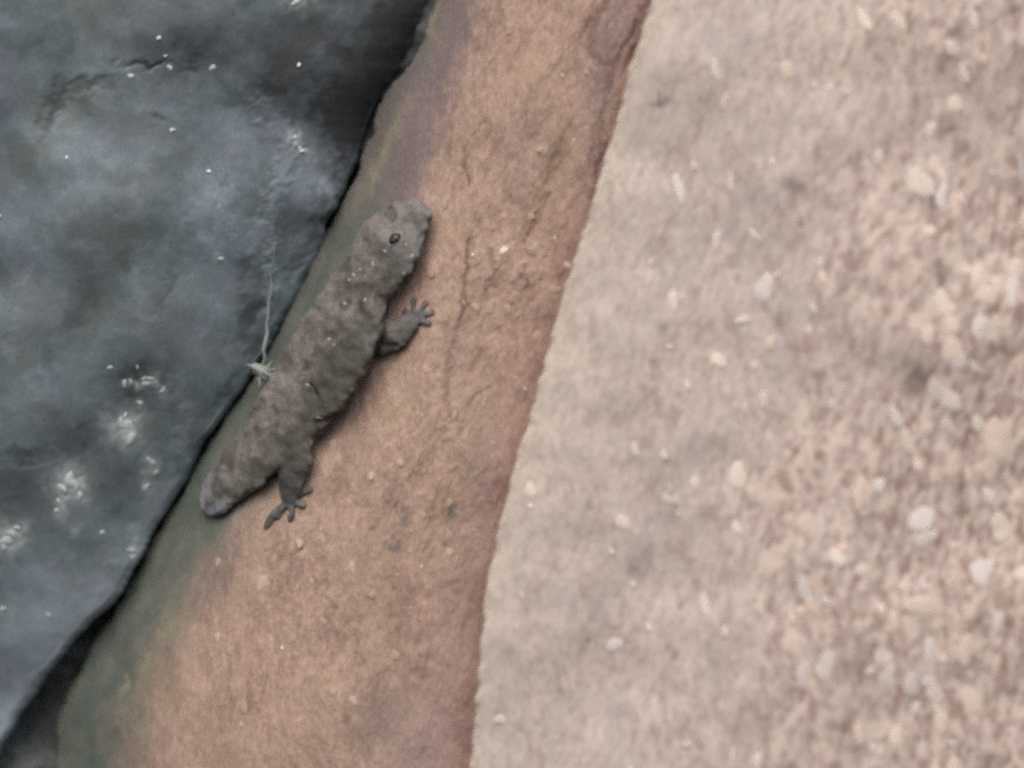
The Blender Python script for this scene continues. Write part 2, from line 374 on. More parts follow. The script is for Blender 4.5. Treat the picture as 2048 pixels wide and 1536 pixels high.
ridge = lines(Ug, Vg, [([(520, 200), (555, 245), (580, 285), (572, 330), (552, 375), (535, 440), (500, 505)], 20, .9), ([(440, 390), (460, 440), (480, 480)], 34, .6), ([(400, 420), (470, 470)], 40, .5), ([(560, 190), (640, 120), (680, 40)], 24, .35),
    ([(604, 290), (572, 350), (552, 400), (545, 470), (540, 560), (536, 640)], 9, .9), ([(440, 395), (448, 430), (470, 480)], 10, .8), ([(40, 1480), (130, 1330), (230, 1180), (330, 990)], 40, .75), ([(350, 760), (372, 830), (360, 900)], 14, .45), ([(285, 500), (275, 570), (300, 640)], 16, .3), ([(600, 270), (668, 310), (676, 360), (640, 430), (600, 500)], 26, .5)], 12, 965)
paleb = np.clip(ridge * (0.75 + 0.3 * lump) + blobs(Ug, Vg, [(90, 1250, 140, 180, 20, .95), (50, 1420, 80, 100, 30, 1), (170, 1180, 70, 120, 25, .7), (250, 1090, 60, 60, 20, .35), (20, 200, 60, 200, 0, .1), (20, 560, 50, 130, 0, .25), (300, 980, 60, 60, 20, .4), (440, 560, 90, 120, 20, .6), (430, 420, 80, 70, 20, .65), (520, 260, 70, 80, 0, .5), (620, 350, 40, 80, 20, .45), (420, 700, 60, 90, 20, .25), (160, 320, 90, 110, 20, .12), (400, 430, 60, 60, 0, .3)], 26, 970)
    + 0.25 * sst(0.1, 0.7, fbm(Ug / 60, Vg / 45, 211, 4)), 0, 1)
darkm = np.clip(0.85 * hollow + blobs(Ug, Vg, [(570, 90, 150, 130, 0, .85), (650, 190, 60, 70, 20, .9), (700, 120, 100, 160, 25, .75), (770, 100, 80, 190, 22, .98), (715, 260, 46, 100, 25, .95), (705, 335, 22, 60, 25, .8), (670, 420, 12, 50, 28, .6), (330, 100, 140, 110, 0, .35), (200, 960, 140, 110, 0, .4), (300, 760, 60, 60, 0, .35), (240, 1060, 60, 120, 20, .3)], 30, 975) + 0.3 * sst(0.2, 0.8, fbm(Ug / 110, Vg / 90, 221, 3)), 0, 1)  # darker stone, with crevice shade near the top crack painted in
khaki = np.clip(blobs(Ug, Vg, [(170, 80, 130, 70, 0, .5), (250, 480, 90, 120, 20, .45), (230, 640, 60, 80, 0, .4), (240, 180, 70, 40, 0, .3), (760, 60, 50, 90, 20, .5), (730, 100, 60, 60, 0, .4)], 30, 980), 0, 1)
white = np.clip(blobs(Ug, Vg, [(255, 860, 27, 35, 10, .85), (268, 768, 19, 12, 10, .7), (300, 764, 16, 16, 0, .85), (326, 780, 11, 11, 0, .6), (140, 968, 35, 35, 0, .8), (125, 1000, 14, 35, 10, .6), (20, 1075, 32, 30, 0, .85), (300, 930, 16, 24, 0, .6), (295, 975, 14, 19, 0, .55),
    (268, 1100, 8, 16, 0, .6), (590, 275, 14, 14, 0, .8), (605, 302, 12, 12, 0, .9), (225, 850, 22, 19, 0, .4), (280, 806, 8, 11, 0, .5), (10, 1220, 11, 11, 0, .4), (440, 520, 11, 11, 0, .4), (160, 1000, 19, 14, 0, .5), (600, 4, 40, 16, 0, .35), (150, 1065, 14, 11, 0, .4)], 9, 985)
    * (0.9 + 0.4 * fbm(Ug / 14, Vg / 14, 231, 3)), 0, 1)
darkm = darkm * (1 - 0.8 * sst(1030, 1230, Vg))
Yg = Yg + onf * (2.0 * fbm(Ug / 120 - Vg / 300, Vg / 130, 201, 2) + 5 * hollow - 3 * ridge - 1.5 * white)
Yg = Yg + 90 * (1 - sst(240, 430, Vg)) * np.exp(-dd / 90)
M_grey = rock_mat('dark_grey_stone', (0.158, 0.208, 0.222), (0.124, 0.164, 0.177),
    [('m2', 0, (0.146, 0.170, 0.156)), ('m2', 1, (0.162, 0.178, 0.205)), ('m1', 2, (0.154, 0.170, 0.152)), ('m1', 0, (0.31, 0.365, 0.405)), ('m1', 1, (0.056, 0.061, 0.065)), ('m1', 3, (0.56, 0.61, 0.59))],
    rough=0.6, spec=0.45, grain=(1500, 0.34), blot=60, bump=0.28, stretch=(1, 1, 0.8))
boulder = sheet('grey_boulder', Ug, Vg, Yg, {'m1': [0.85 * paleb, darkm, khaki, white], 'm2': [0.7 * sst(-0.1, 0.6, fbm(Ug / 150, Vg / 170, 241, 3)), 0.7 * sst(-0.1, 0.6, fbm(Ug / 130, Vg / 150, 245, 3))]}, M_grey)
tag(boulder, 'dark blue-grey boulder with white mineral spots, across the black crack from the lizard', 'rock')

# ------------------------------------------------------------------ rock closing the crack far inside
cw = axis(-420, 520, 9, -500, 600)
Vg, Cg = np.meshgrid(axis(-30, 1570, 6, -900, 2400), cw, indexing='ij')
Ug = PINK(Vg) + Cg
Yg = y_pink(PINK(Vg), Vg) + np.interp(Vg, [0, 330, 480, 1150, 1300, 1536], [60, 80, 240, 230, 75, 85]) + 24 * fbm(Ug / 80, Vg / 90, 251, 4) - np.clip(-Cg - 60, 0, 400) * 0.25
M_deep = rock_mat('crack_stone', (0.135, 0.142, 0.138), (0.10, 0.108, 0.104), [], rough=0.85, spec=0.25, grain=(900, 0.25), blot=90)
deep = sheet('rock_face', Ug, Vg, Yg, {}, M_deep)
tag(deep, 'dark rock face deep inside the crack', None, None, 'structure')

# ------------------------------------------------------------------ small grains and crusts set in the rocks
def dome_mesh(name, seed, mat, rough=0.18, rings=3, seg=9):
    r = random.Random(seed)
    vs = [(0, -1.0, 0)]; fs = []
    ph = [r.uniform(0, 6.28) for _ in range(3)]
    for k in range(1, rings + 1):
        a = k / rings * math.pi * 0.5
        for s in range(seg):
            th = s / seg * 2 * math.pi
            j = 1 + rough * (math.sin(2 * th + ph[0]) + 0.7 * math.sin(3 * th + ph[1])) + r.uniform(-rough, rough) * 0.5
            vs.append((math.sin(a) * math.cos(th) * j, -math.cos(a) * (1 + r.uniform(-rough, rough)) + (0.45 if k == rings else 0), math.sin(a) * math.sin(th) * j))
    for s in range(seg):
        fs.append((0, 1 + s, 1 + (s + 1) % seg))
        for k in range(rings - 1):
            a, b = 1 + k * seg, 1 + (k + 1) * seg
            fs.append((a + s, b + s, b + (s + 1) % seg, a + (s + 1) % seg))
    me = bpy.data.meshes.new(name); me.from_pydata(vs, [], fs); me.update()
    bm = bmesh.new(); bm.from_mesh(me); bmesh.ops.recalc_face_normals(bm, faces=bm.faces); bm.to_mesh(me); bm.free()
    me.polygons.foreach_set('use_smooth', [True] * len(me.polygons))
    me.materials.append(mat)
    return me
from mathutils.bvhtree import BVHTree
def bvh_of(o):
    return BVHTree.FromObject(o, bpy.context.evaluated_depsgraph_get())
bpy.context.view_layer.update()
BV = {o: bvh_of(o) for o in (block, ledge, boulder)}
CAM = Vector(cam.location)
def hit(o, u, v):
    """the point of a rock's surface at a place on the drawing, and its normal"""
    X, Y, Z = world(float(u), float(v), 0.0)
    d = (Vector((X, Y, Z)) - CAM).normalized()
    return BV[o].ray_cast(CAM, d)[:2]
def set_grain(o, name, me, u, v, ru, rv, tilt, hgt):
    p, n = hit(o, u, v)
    if p is None: return None
    if n.y > 0: n = -n
    q = n.to_track_quat('-Y', 'Z')
    g = bpy.data.objects.new(name, me); scn.collection.objects.link(g)
    g.matrix_world = Matrix.Translation(p) @ q.to_matrix().to_4x4() @ Matrix.Rotation(math.radians(tilt), 4, 'Y') @ Matrix.Diagonal((ru * S, hgt * S, rv * S, 1))
    mw = g.matrix_world.copy()
    g.parent = o; g.matrix_world = mw
    return g
M_g = [rock_mat('peach_grain', (0.62, 0.50, 0.415), (0.53, 0.42, 0.345), rough=0.75, grain=(5, 0.08), blot=1.3, bump=0.15),
       rock_mat('cream_grain', (0.64, 0.555, 0.47), (0.54, 0.46, 0.395), rough=0.7, grain=(5, 0.08), blot=1.3, bump=0.15),
       rock_mat('pale_grain', (0.61, 0.54, 0.495), (0.52, 0.455, 0.41), rough=0.7, grain=(5, 0.08), blot=1.3, bump=0.15),
       rock_mat('rust_grain', (0.385, 0.285, 0.24), (0.335, 0.24, 0.20), rough=0.85, grain=(5, 0.1), blot=1.3, bump=0.15)]
M_g += [rock_mat('rose_grain', (0.40, 0.29, 0.22), (0.35, 0.24, 0.185), rough=0.8, grain=(5, 0.15), blot=1.3, bump=0.15), rock_mat('buff_grain', (0.45, 0.35, 0.265), (0.38, 0.28, 0.21), rough=0.8, grain=(5, 0.15), blot=1.3, bump=0.15)]
G = [[dome_mesh('grain', 10 * a + b, M_g[a]) for b in range(4)] for a in range(6)]
named = [(1905, 98, 16, 17, 1), (1840, 365, 26, 34, 1), (1463, 368, 6, 20, 1), (1485, 640, 14, 11, 1), (1528, 576, 22, 26, 2), (1437, 720, 16, 18, 1), (1527, 798, 9, 18, 0),
         (1655, 1330, 16, 34, 2), (1640, 1345, 10, 18, 1), (1410, 1210, 10, 30, 1), (1245, 1045, 13, 18, 1), (1390, 965, 10, 14, 2), (1838, 935, 13, 13, 1), (1835, 1035, 34, 32, 2), (1850, 1080, 26, 16, 2),
         (1905, 700, 20, 30, 0), (1975, 590, 28, 18, 0), (1895, 620, 18, 18, 0), (1775, 1320, 15, 14, 0), (1965, 1140, 26, 30, 2), (1475, 950, 20, 28, 1), (1900, 800, 18, 28, 1), (1960, 650, 18, 22, 2), (1725, 1140, 14, 18, 1),
         (1870, 780, 20, 30, 1), (1610, 1180, 12, 30, 2), (1930, 1300, 16, 30, 0), (2000, 1240, 12, 26, 2), (1990, 880, 24, 40, 0), (1850, 1210, 40, 24, 0), (1230, 1290, 18, 14, 2), (1000, 1440, 12, 12, 1), (1450, 1265, 8, 12, 1)]
n = 0
for (u, v, ru, rv, k) in named:
    set_grain(block, 'quartz_grain', G[k][n % 4], u, v, ru, rv, rnd.uniform(-15, 15), 2.6); n += 1
tries = 0
while n < 190 and tries < 4000:
    tries += 1
    v = rnd.uniform(-20, 1560); u = rnd.uniform(float(PALE(v)) + 30, 2070)
    f = (u - float(PALE(v))) / 1000
    if rnd.random() > 0.12 + 0.9 * f * f: continue
    ru = rnd.uniform(5, 13) * (0.8 + 0.5 * f); rv = ru * rnd.uniform(1.0, 2.4)
    k = rnd.choices([0, 1, 2, 3], [0.15 + 0.5 * f, 0.4, 0.35, 0.35 * f])[0]
    set_grain(block, 'quartz_grain', G[k][n % 4], u, v, ru, rv, rnd.uniform(-25, 5), rnd.uniform(2.0, 2.8) if k < 3 else 1.8)
    n += 1
for (u, v, ru, rv, k) in [(1007, 500, 9, 8, 2), (862, 542, 9, 16, 0), (952, 614, 9, 9, 0), (1136, 530, 8, 9, 0), (1134, 612, 10, 8, 1), (1080, 300, 6, 7, 2), (1125, 152, 5, 6, 1), (1172, 146, 5, 6, 0), (908, 832, 6, 12, 1), (889, 405, 9, 16, 0), (1062, 505, 12, 10, 0), (1105, 580, 16, 9, 0),
        (665, 890, 9, 14, 1), (745, 1190, 8, 10, 0), (706, 1400, 7, 12, 0), (800, 925, 8, 10, 1), (525, 1165, 12, 20, 1), (435, 1275, 8, 10, 1), (423, 1310, 5, 8, 2), (790, 1310, 9, 12, 0), (640, 1160, 10, 12, 0), (600, 1110, 12, 10, 1)]:
    set_grain(ledge, 'quartz_grain', G[2 if (u, v) == (1007, 500) else 4 + k % 2][n % 4], u, v, ru, rv, rnd.uniform(-20, 20), 2.0); n += 1
for i in range(40):
    v = rnd.uniform(430, 1500); u = rnd.uniform(float(PINK(v)) + 150, float(PALE(v)) - 15)
    if 380 < u < 900 and v < 1070 and u < 620 + (1070 - v) * 0.5: continue
    ru = rnd.uniform(4, 9); k = rnd.choice([4, 4, 5, 3])
    set_grain(ledge, 'quartz_grain', G[k][n % 4], u, v, ru, ru * rnd.uniform(0.9, 1.9), rnd.uniform(-25, 10), 1.6); n += 1
for i in range(26):
    v = rnd.uniform(250, 1450); u = rnd.uniform(float(PINK(v)) + 190, float(PALE(v)) - 20)
    if u < 620 + (1070 - v) * 0.5 and v < 1070: continue
    set_grain(ledge, 'quartz_grain', G[5 if i % 3 else 1][i % 4], u, v, rnd.uniform(2.5, 4.5), rnd.uniform(3, 5), 0, 1.6)
# white mineral crusts and glints on the boulder
M_w = rock_mat('white_mineral', (0.58, 0.62, 0.59), (0.42, 0.47, 0.46), rough=0.45, spec=0.5, grain=(5, 0.3), blot=1.3, bump=0.15)
M_b = rock_mat('bright_crystal', (0.85, 0.85, 0.82), (0.75, 0.76, 0.74), rough=0.15, spec=0.8, grain=(5, 0.05), blot=1.3, bump=0.15)
C = [dome_mesh('crust', 60 + b, M_w, 0.3) for b in range(4)]
K = [dome_mesh('glint', 70 + b, M_b, 0.25) for b in range(3)]
for i, (u, v, ru, rv) in enumerate([(254, 850, 15, 13), (262, 876, 9, 13), (242, 842, 8, 7), (249, 766, 9, 5), (262, 764, 7, 5), (292, 768, 9, 7), (302, 758, 6, 8), (288, 757, 6, 4), (326, 781, 7, 6), (281, 806, 5, 6), (251, 830, 5, 6),
        (140, 958, 13, 15), (152, 972, 12, 10), (124, 975, 6, 13), (160, 990, 9, 6), (118, 1003, 4, 9), (113, 1020, 4, 6), (12, 1080, 12, 12), (24, 1068, 11, 9), (35, 1056, 7, 6), (8, 1095, 7, 6), (305, 925, 8, 10), (312, 945, 6, 7), (293, 975, 7, 9),
        (297, 918, 5, 5), (264, 1100, 4, 10), (266, 1114, 5, 5), (6, 1218, 6, 6), (275, 735, 5, 4), (220, 735, 5, 6), (442, 518, 6, 6), (205, 1065, 5, 5), (97, 1230, 5, 5), (595, 2, 14, 6), (340, 135, 6, 6), (345, 260, 5, 6), (262, 152, 6, 6), (425, 135, 7, 7)]):
    set_grain(boulder, 'mineral_crust', C[i % 4], u, v, ru, rv, rnd.uniform(0, 180), 1.6 + 0.05 * ru)
for i, (u, v, r) in enumerate([(134, 315, 4.5), (418, 343, 6), (318, 76, 6.5), (598, 130, 6), (604, 302, 6), (590, 274, 5), (599, 296, 4), (0, 432, 4), (331, 112, 4)]):
    set_grain(boulder, 'crystal_glint', K[i % 3], u, v, r * 0.75, r * 0.7, 0, r * 0.5)

# ------------------------------------------------------------------ the lizard
NW = lambda u, v: float(y_pink(u, v))
def surf_normal(u, v):
    h = 12.0
    yu = (NW(u + h, v) - NW(u - h, v)) / (2 * h); yv = (NW(u, v + h) - NW(u, v - h)) / (2 * h)
    return Vector((yu, -1, -yv)).normalized()          # (u, y, -v) space
def ctr(u, v, h):
    nn = surf_normal(u, v)
    return Vector((u, NW(u, v) - h / (-nn.y), -v)), nn
liz = bmesh.new()
def tube(bm, pts, seg=20, flat=0.53, wide=1.0):
    """pts: (u, v, half width, half height, height of the centre above the rock)"""
    pts = [(p[0], p[1], p[2] * wide, p[3] * flat, p[4] * flat) for p in pts]
    cs = [ctr(p[0], p[1], p[4]) for p in pts]
    # smooth subdivision of the control points
    P = []
    n = len(pts)
    for i in range(n - 1):
        for k in range(6):
            t = k / 6
            i0, i1, i2, i3 = max(i - 1, 0), i, i + 1, min(i + 2, n - 1)
            def cr(a, b, c, d):
                return 0.5 * ((2 * b) + (-a + c) * t + (2 * a - 5 * b + 4 * c - d) * t * t + (-a + 3 * b - 3 * c + d) * t ** 3)
            pos = cr(cs[i0][0], cs[i1][0], cs[i2][0], cs[i3][0])
            P.append((pos, cs[i1][1].lerp(cs[i2][1], t), max(0.5, cr(pts[i0][2], pts[i1][2], pts[i2][2], pts[i3][2])), max(0.5, cr(pts[i0][3], pts[i1][3], pts[i2][3], pts[i3][3]))))
    P.append((cs[-1][0], cs[-1][1], pts[-1][2], pts[-1][3]))
    rings = []
    def ring(pos, T, N, a, c):
        B = T.cross(N).normalized(); Nn = B.cross(T).normalized()
        return [bm.verts.new(pos + B * (a * math.cos(2 * math.pi * s / seg)) + Nn * (c * math.sin(2 * math.pi * s / seg))) for s in range(seg)]
    m = len(P)
    for i, (pos, N, a, c) in enumerate(P):
        T = (P[min(i + 1, m - 1)][0] - P[max(i - 1, 0)][0]).normalized()
        if i == 0:
            for f in (0.95, 0.75, 0.4):
                q = math.sqrt(1 - f * f); rings.append(ring(pos - T * (min(a, c) * f), T, N, a * q, c * q))
        rings.append(ring(pos, T, N, a, c))
        if i == m - 1:
            for f in (0.4, 0.75, 0.95):
                q = math.sqrt(1 - f * f); rings.append(ring(pos + T * (min(a, c) * f), T, N, a * q, c * q))
    for r0, r1 in zip(rings[:-1], rings[1:]):
        for s in range(seg):
            bm.faces.new((r0[s], r0[(s + 1) % seg], r1[(s + 1) % seg], r1[s]))
    bm.faces.new(rings[0][::-1]); bm.faces.new(rings[-1])
spine = [(414, 1004, 33, 24, 22), (436, 984, 44, 30, 27), (474, 946, 56, 36, 31), (514, 906, 68, 41, 35), (552, 862, 80, 47, 40), (590, 812, 88, 52, 45), (628, 758, 98, 56, 48),
         (664, 698, 100, 58, 50), (698, 634, 92, 55, 49), (724, 580, 74, 47, 47), (746, 540, 76, 47, 49), (777, 494, 78, 47, 51), (808, 456, 62, 40, 46), (834, 424, 38, 30, 38), (842, 414, 30, 24, 34)]
tube(liz, spine, 32, wide=1.18)
# brow over each eye, jaw muscle
tube(liz, [(760, 505, 14, 12, 84), (790, 468, 17, 13, 82), (815, 440, 12, 10, 66)], 12)
tube(liz, [(778, 545, 22, 20, 34), (806, 515, 26, 22, 34), (830, 475, 20, 18, 32)], 12)
# near fore limb
tube(liz, [(712, 640, 62, 40, 46), (752, 664, 50, 34, 38), (782, 668, 38, 28, 30), (806, 656, 28, 22, 22), (825, 643, 19, 16, 14)], 16)
tube(liz, [(745, 690, 22, 18, 24), (770, 684, 18, 16, 22)], 12)
def toes(base, tips, r):
    for (tu, tv, bend) in tips:
        mu, mv = (base[0] + tu) / 2 + bend[0], (base[1] + tv) / 2 + bend[1]
        tube(liz, [(base[0], base[1], r, r * .8, r), (mu, mv, r * .72, r * .7, r * 1.1), (tu - (tu - mu) * .25, tv - (tv - mv) * .25, r * .95, r * .55, r * .6), (tu, tv, r * .55, r * .4, r * .45)], 10)
toes((834, 638), [(829, 595, (-5, 0)), (853, 601, (0, -3)), (868, 622, (2, -2)), (864, 647, (2, 2)), (806, 619, (-3, -3))], 8.5)
# near hind limb
tube(liz, [(550, 862, 62, 40, 44), (580, 886, 58, 36, 38), (588, 918, 50, 32, 34), (584, 952, 38, 27, 26), (580, 980, 28, 19, 17), (577, 1000, 21, 14, 12)], 16)
toes((578, 1000), [(624, 976, (4, -2)), (612, 1006, (6, 6)), (578, 1043, (6, 2)), (554, 1036, (-3, 0)), (528, 1060, (-2, -6))], 10)
# far limbs, tucked under the body on the crack side
tube(liz, [(690, 620, 28, 24, 30), (668, 606, 20, 16, 16), (660, 584, 14, 11, 10), (664, 566, 11, 8, 7)], 14)
toes((664, 566), [(662, 548, (0, 0)), (674, 546, (0, 0)), (684, 552, (0, 0))], 6)
tube(liz, [(545, 855, 34, 28, 30), (520, 850, 20, 16, 16), (500, 866, 14, 11, 10), (492, 884, 11, 8, 7)], 14)
toes((492, 884), [(480, 894, (0, 0)), (484, 906, (0, 0)), (496, 908, (0, 0))], 6)
bmesh.ops.recalc_face_normals(liz, faces=liz.faces)
lco = np.array([v.co[:] for v in liz.verts])
X, Y, Z = world(lco[:, 0], -lco[:, 2], lco[:, 1])
for v, x, y, z in zip(liz.verts, X, Y, Z):
    v.co = (x, y, z)
me0 = bpy.data.meshes.new('lizard_cage'); liz.to_mesh(me0); liz.free()
tmp = bpy.data.objects.new('lizard_cage', me0); scn.collection.objects.link(tmp)
rm = tmp.modifiers.new('r', 'REMESH'); rm.mode = 'VOXEL'; rm.voxel_size = 2.4 * S
sm = tmp.modifiers.new('s', 'SMOOTH'); sm.factor = 0.5; sm.iterations = 5
dg = bpy.context.evaluated_depsgraph_get()
me = bpy.data.meshes.new_from_object(tmp.evaluated_get(dg))
bpy.data.objects.remove(tmp); bpy.data.meshes.remove(me0)
me.name = 'lizard'
nv = len(me.vertices)
co = np.zeros(nv * 3, np.float32); me.vertices.foreach_get('co', co); co = co.reshape(-1, 3)
no = np.zeros(nv * 3, np.float32); me.vertices.foreach_get('normal', no); no = no.reshape(-1, 3)
k = D / (D + co[:, 1]) / S
lu = co[:, 0] * k + 1024; lv = 768 - co[:, 2] * k
# skin: folds, knobbly scales, marks and painted shade
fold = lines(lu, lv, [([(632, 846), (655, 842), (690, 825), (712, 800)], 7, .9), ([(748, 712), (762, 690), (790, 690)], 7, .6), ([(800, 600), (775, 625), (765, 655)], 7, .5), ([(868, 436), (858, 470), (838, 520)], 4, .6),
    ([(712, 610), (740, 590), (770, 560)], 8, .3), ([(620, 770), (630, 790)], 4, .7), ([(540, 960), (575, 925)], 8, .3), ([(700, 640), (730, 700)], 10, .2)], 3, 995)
scale = vn(lu / 6, lv / 6, 401) * 0.5 + fbm(lu / 14, lv / 14, 405, 3)
knobs = sst(0.45, 0.8, vn(lu / 11, lv / 11, 411))
disp = (0.55 * scale + 0.8 * knobs + 1.3 * fbm(lu / 40, lv / 40, 417, 2) - 6.5 * fold + 2.5 * fbm(lu / 45, lv / 45, 415, 2)) * S
_un = surf_normal(629, 709); lateral = 1 - np.abs(no @ np.array([_un.x, _un.y, _un.z]))
disp = disp + 5.0 * S * lateral * fbm(lu / 24, lv / 24, 419, 2)
thin = blobs(lu, lv, [(590, 1015, 45, 45, 0, 1), (842, 630, 34, 40, 0, 1)], 0)
co = co + no * (disp * (1 - 0.85 * thin))[:, None]
me.vertices.foreach_set('co', co.astype(np.float32).ravel())
me.polygons.foreach_set('use_smooth', np.ones(len(me.polygons), bool))
dlat = (lu - 629) * 0.807 + (lv - 709) * 0.590 + 12 * fbm(lu / 30, lv / 30, 441, 3)      # across the back: shade painted into the right flank, light into the left
brown_shade = np.clip(0.72 * sst(-10, 55, dlat) * (0.75 + 0.35 * fbm(lu / 40, lv / 40, 445, 3)) + blobs(lu, lv, [(702, 580, 26, 34, 35, .8), (765, 590, 16, 50, 30, .45), (655, 665, 20, 26, 30, .6), (720, 690, 30, 44, 30, .4), (700, 750, 46, 70, 30, .85), (665, 805, 44, 44, 30, .85), (600, 905, 44, 44, 30, .8), (565, 945, 40, 30, 30, .6), (790, 560, 30, 50, 30, .5), (630, 700, 24, 20, 20, .3), (520, 880, 20, 20, 0, .2)], 14, 1000) + 0.3 * sst(0.1, 0.7, fbm(lu / 24, lv / 24, 421, 3)) + 0.55 * sst(0.1, 0.5, fbm(lu / 52, lv / 52, 425, 3)), 0, 1)  # brown patches and mottling, plus the right flank's painted shade
pale_lit = np.clip(0.5 * (1 - sst(-70, -5, dlat)) + blobs(lu, lv, [(665, 640, 26, 60, 35, .4), (610, 720, 24, 60, 35, .45), (560, 790, 26, 60, 35, .5), (560, 860, 40, 50, 35, .35), (500, 880, 26, 40, 35, .35), (740, 600, 10, 40, 35, .4), (735, 470, 30, 40, 30, .35), (790, 435, 30, 30, 30, .25), (636, 838, 26, 6, -15, .8), (690, 826, 30, 5, 10, .3)], 12, 1005) + 0.3 * sst(0.3, 0.8, fbm(lu / 16, lv / 16, 431, 3)) + 0.5 * sst(0.1, 0.5, fbm(lu / 44, lv / 44, 435, 3)), 0, 1)  # pale mottling, with the lit left back and fold highlight painted in
marks_shade = np.clip(fold * 0.9 + blobs(lu, lv, [(772, 557, 9, 9, 0, .8), (625, 774, 9, 12, 20, .85), (640, 768, 8, 5, 0, .4), (612, 778, 14, 4, -30, .35), (637, 852, 16, 7, -5, .8), (725, 606, 6, 10, 0, .6), (700, 604, 8, 4, 0, .5), (670, 672, 8, 10, 30, .5), (655, 715, 8, 12, 0, .35), (745, 715, 16, 10, 0, .8), (832, 524, 7, 9, 0, .7), (770, 700, 26, 8, -25, .7), (825, 668, 30, 7, -35, .5), (857, 470, 6, 40, 20, .45), (540, 965, 24, 10, 0, .35), (445, 972, 10, 10, 0, .4)], 5, 1010), 0, 1)  # ear and scar marks, plus painted shade under jaw and fore limb
blue = np.clip(blobs(lu, lv, [(394, 1010, 15, 40, 25, 1), (432, 1018, 36, 9, -32, .95), (412, 955, 10, 44, 20, .7)], 6, 1015) + 0.32 * blobs(lu, lv, [(850, 470, 22, 60, 20, .7), (842, 410, 24, 18, 0, .6), (845, 630, 34, 40, 0, .6), (590, 1020, 50, 50, 0, .6)], 6, 1020), 0, 1)
for an, chans in {'m1': [brown_shade, pale_lit, marks_shade, blue]}.items():
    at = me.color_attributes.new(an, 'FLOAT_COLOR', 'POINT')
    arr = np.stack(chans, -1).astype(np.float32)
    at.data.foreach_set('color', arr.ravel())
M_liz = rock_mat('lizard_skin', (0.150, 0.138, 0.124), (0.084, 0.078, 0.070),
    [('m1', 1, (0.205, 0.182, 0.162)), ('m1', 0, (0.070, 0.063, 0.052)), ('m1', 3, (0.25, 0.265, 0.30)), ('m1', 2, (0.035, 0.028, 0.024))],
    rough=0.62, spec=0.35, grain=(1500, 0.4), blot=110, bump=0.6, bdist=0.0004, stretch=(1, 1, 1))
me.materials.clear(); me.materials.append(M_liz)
lizard = bpy.data.objects.new('lizard', me); scn.collection.objects.link(lizard)
tag(lizard, 'plump grey-brown lizard with stubby pale tail, climbing head up along the crack', 'lizard')
BV[lizard] = BVHTree.FromPolygons([Vector(c) for c in co], [p.vertices[:] for p in me.polygons])

# eyes: dark glossy ball, with slit pupil and lid
m_eye, t_, p_ = new_mat('eye_dark')
tc = t_.nodes.new('ShaderNodeTexCoord')
f_, _ = noise_fac(t_, tc.outputs['Object'], 900, 3, 0.3, 0.7)
t_.links.new(mix_node(t_, f_, (0.012, 0.010, 0.008), (0.035, 0.027, 0.018)), p_.inputs['Base Color'])
p_.inputs['Roughness'].default_value = 0.3
m_pup, t_, p_ = new_mat('pupil_black')
tc = t_.nodes.new('ShaderNodeTexCoord')
f_, _ = noise_fac(t_, tc.outputs['Object'], 900, 3, 0.3, 0.7)
t_.links.new(mix_node(t_, f_, (0.004, 0.004, 0.004), (0.008, 0.007, 0.006)), p_.inputs['Base Color'])
p_.inputs['Roughness'].default_value = 0.3
def ball(name, rings, seg, mat, c, ax, rr):
    """ellipsoid at c with axes ax (three unit vectors) and radii rr"""
    bm = bmesh.new(); bmesh.ops.create_uvsphere(bm, u_segments=seg, v_segments=rings, radius=1)
    M = Matrix((ax[0] * rr[0], ax[1] * rr[1], ax[2] * rr[2])).transposed()
    for v in bm.verts: v.co = c + M @ v.co
    for f in bm.faces: f.smooth = True
    bmesh.ops.recalc_face_normals(bm, faces=bm.faces)
    mm = bpy.data.meshes.new(name); bm.to_mesh(mm); bm.free(); mm.materials.append(mat)
    o = bpy.data.objects.new(name, mm); scn.collection.objects.link(o)
    return o
def ring_lid(name, c, ax, R0, r0, mat):
    bm = bmesh.new(); A, B_ = 26, 8
    rings = []
    for i in range(A):
        th = 2 * math.pi * i / A
        d = ax[0] * math.cos(th) + ax[1] * math.sin(th) * 0.72
        rings.append([bm.verts.new(c + d * (R0 + r0 * math.cos(2 * math.pi * j / B_)) + ax[2] * (r0 * 0.9 * math.sin(2 * math.pi * j / B_))) for j in range(B_)])
    for i in range(A):
        for j in range(B_):
            bm.faces.new((rings[i][j], rings[(i + 1) % A][j], rings[(i + 1) % A][(j + 1) % B_], rings[i][(j + 1) % B_])).smooth = True
    bmesh.ops.recalc_face_normals(bm, faces=bm.faces)
    mm = bpy.data.meshes.new(name); bm.to_mesh(mm); bm.free(); mm.materials.append(mat)
    o = bpy.data.objects.new(name, mm); scn.collection.objects.link(o)
    return o
def make_eye(p, nrm, axis_dir):
    a0 = (axis_dir - nrm * axis_dir.dot(nrm)).normalized(); a1 = nrm.cross(a0).normalized()
    e = ball('eye', 10, 16, m_eye, p - nrm * (1.5 * S), (a0, a1, nrm), (15 * S, 12 * S, 10 * S))
    e.parent = lizard
    q = ball('pupil', 8, 12, m_pup, p + nrm * (5.0 * S), (a0, a1, nrm), (3.2 * S, 9.5 * S, 4.0 * S)); q.parent = e
    l = ring_lid('eyelid', p - nrm * (1.2 * S), (a0, a1, nrm), 16 * S, 1.6 * S, M_liz); l.parent = e
hp, hn = hit(lizard, 790, 478)
if hn.y > 0: hn = -hn
def wpt(u, v, h):
    c, _ = ctr(u, v, h)
    return Vector([float(q) for q in world(c.x, -c.z, c.y)])
head_axis = (wpt(846, 414, 30) - wpt(752, 540, 48)).normalized()
make_eye(hp, hn, head_axis)
